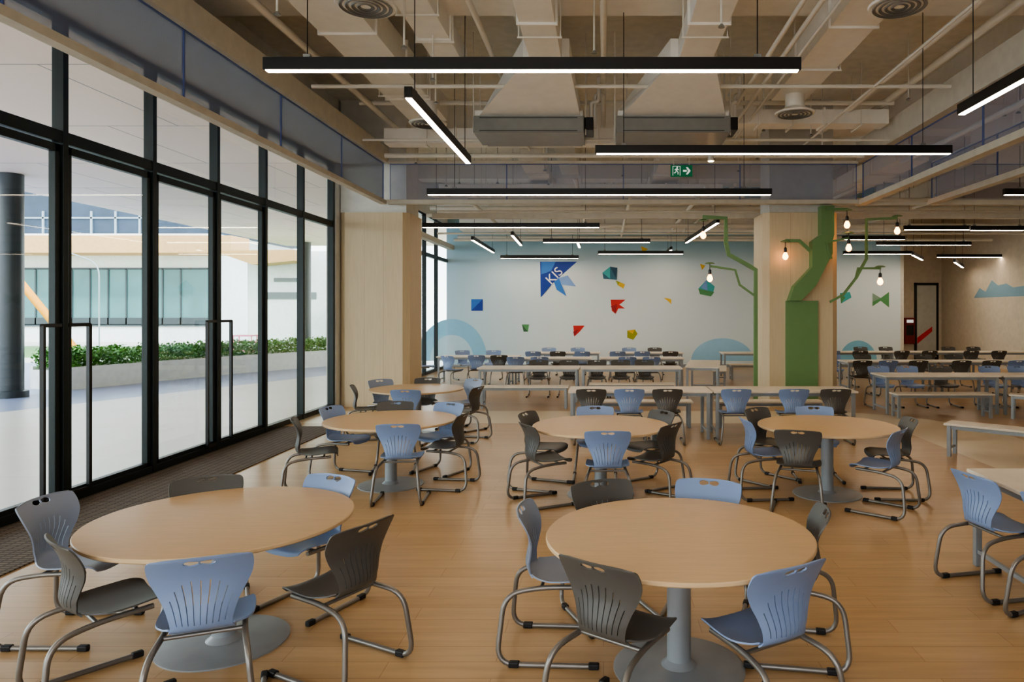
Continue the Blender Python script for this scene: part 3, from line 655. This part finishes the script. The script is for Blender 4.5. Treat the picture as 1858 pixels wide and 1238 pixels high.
for k in range(16000):
    i=random.random()*(len(c3)-1); a=int(i); f=i-a; t_=random.uniform(.03,.97)
    p=(c3[a].lerp(c3[min(a+1,len(c3)-1)],f)).lerp(bk[a].lerp(bk[min(a+1,len(c3)-1)],f),t_)
    h=.53+random.random()**.7*(.42+.07*math.sin(i*3.1)+.04*math.sin(i*7.7+t_*5))
    q=Vector((p.x,p.y,h)); s=random.uniform(.045,.09); rot=Matrix.Rotation(random.uniform(0,6.28),3,'Z')@Matrix.Rotation(random.uniform(-1.3,1.3),3,'X')
    vs=[bm.verts.new(q+rot@Vector(v)) for v in ((-s*.5,0,0),(0,-s*.6,0),(s*.5,0,0.01),(0,s*.6,0))]; bm.faces.new(vs)
me=bpy.data.meshes.new('hedge'); bm.to_mesh(me); bm.free()
meta(obj('hedge',me,None,M_hedge),'leafy green hedge growing in concrete planter','hedge',kind='stuff')
M_bw=mat('building_glazing',(84,124,126),.4,0,var=.25,scale=.4); M_fin=mat('window_mullion_paint',(56,66,70),.5)
Yb=45
e=box('opposite_building',(-75,-24.6,Yb,Yb+12,0,6.9),M_bright)
obj('canopy_band',boxes([(-75,-22.5,Yb-2.2,Yb,5.5,6.55)]),e,mat('tan_fascia',(206,160,112),.7))
obj('window_glass',boxes([(-75,-25,Yb-.06,Yb,1.1,4.66)]),e,M_bw)
obj('window_mullion',boxes([(-74+1.15*k,-73.91+1.15*k,Yb-.12,Yb,1.1,4.66) for k in range(42)]+[(-75,-25,Yb-.12,Yb,1.0,1.14),(-75,-25,Yb-.12,Yb,4.6,4.72),(-75,-25,Yb-.12,Yb,1.1,1.55)]),e,M_fin)
obj('upper_storey',prism([Vector((-75,Yb+2,6.9)),Vector((-75,Yb+2,10.6)),Vector((-38,Yb+2,10.4)),Vector((-30,Yb+2,8.9)),Vector((-23,Yb+2,6.9))],(0,9,0)),e,mat('blue_grey_glazing',(50,66,84),.6,0,var=.3,scale=.5))
obj('upper_mullion',boxes([(-74+1.6*k,-73.88+1.6*k,Yb+1.9,Yb+2,6.9,8.6) for k in range(28)]+[(-75,-30,Yb+1.9,Yb+2,8.1,8.2)]),e,mat('pale_mullion',(150,160,168),.5))
meta(e,'white low school building with long ribbon windows','building')
e=obj('white_annex',boxes([(-18.6,-12.0,37,42,0,5.1)]),None,M_bright)
mg=mat('louvre_grey',(110,118,120),.6)
obj('louvre_slot',boxes([(-17.6,-15.0,36.95,37,2.6,2.95)]),e,mg); obj('louvre_slot',boxes([(-17.2,-15.4,36.95,37,3.5,3.7)]),e,mg)
meta(e,'white rendered annex wall with grey louvre slots','building')
o=obj('timber_canopy',prism([Vector((-19.6,35.5,5.0)),Vector((-17.6,35.5,4.3)),Vector((-15.5,35.5,4.5)),Vector((-15.5,35.5,5.05))],(0,1.4,0)),None,mat('tan_soffit',(196,154,100),.7)); meta(o,'tan timber soffit canopy beside white annex','canopy')
p=W(445,615,30); p.z=0
e=obj('service_cart',boxes([(-.42,.42,-.28,.28,.25,.32),(-.42,.42,-.28,.28,.62,.70),(-.40,-.36,-.26,-.22,.2,.95),(.36,.40,-.26,-.22,.2,.95),(-.40,-.36,.22,.26,.2,.95),(.36,.40,.22,.26,.2,.95),(-.42,.42,-.28,.28,.9,.96)],.01),None,mat('pink_plastic',(222,130,150),.5),loc=p)
for sx in (-.36,.36):
    for sy in (-.22,.22):
        w_=obj('wheel',lathe([(.05,-.02),(.09,-.015),(.09,.015),(.05,.02)],16),e,M_rubber,loc=(sx,sy,.085)); w_.rotation_euler=(math.radians(90),0,0)
meta(e,'pink utility cart parked beside white wall','cart')
e=obj('play_swing_frame',tube([[(-31.6,38,3.9),(-28.9,38.6,0)],[(-31.6,38,3.9),(-31.9,36,0)],[(-36.5,38,3.9),(-39,38.6,0)],[(-36.5,38,3.9),(-36.2,36,0)],[(-36.6,38,3.9),(-31.5,38,3.9)]],.2,12),None,mat('yellow_paint',(228,150,40),.5)); meta(e,'yellow tubular playground frame on terrace','playground frame')
e=obj('street_lamp',tube([fillet([(-23.5,33,0),(-23.5,33,4.2),(-25.2,33,4.8)],.6,6)],.03,10),None,M_grey); obj('lamp_head',boxes([(-25.7,-25.1,32.9,33.1,4.78,4.84)],.02),e,M_grey); meta(e,'slim grey street lamp with curved arm','street lamp')
# ---------------------------------------------------------------- colour management
S.view_settings.view_transform='AgX'
S.view_settings.look='AgX - Medium High Contrast'
S.view_settings.exposure=0.22
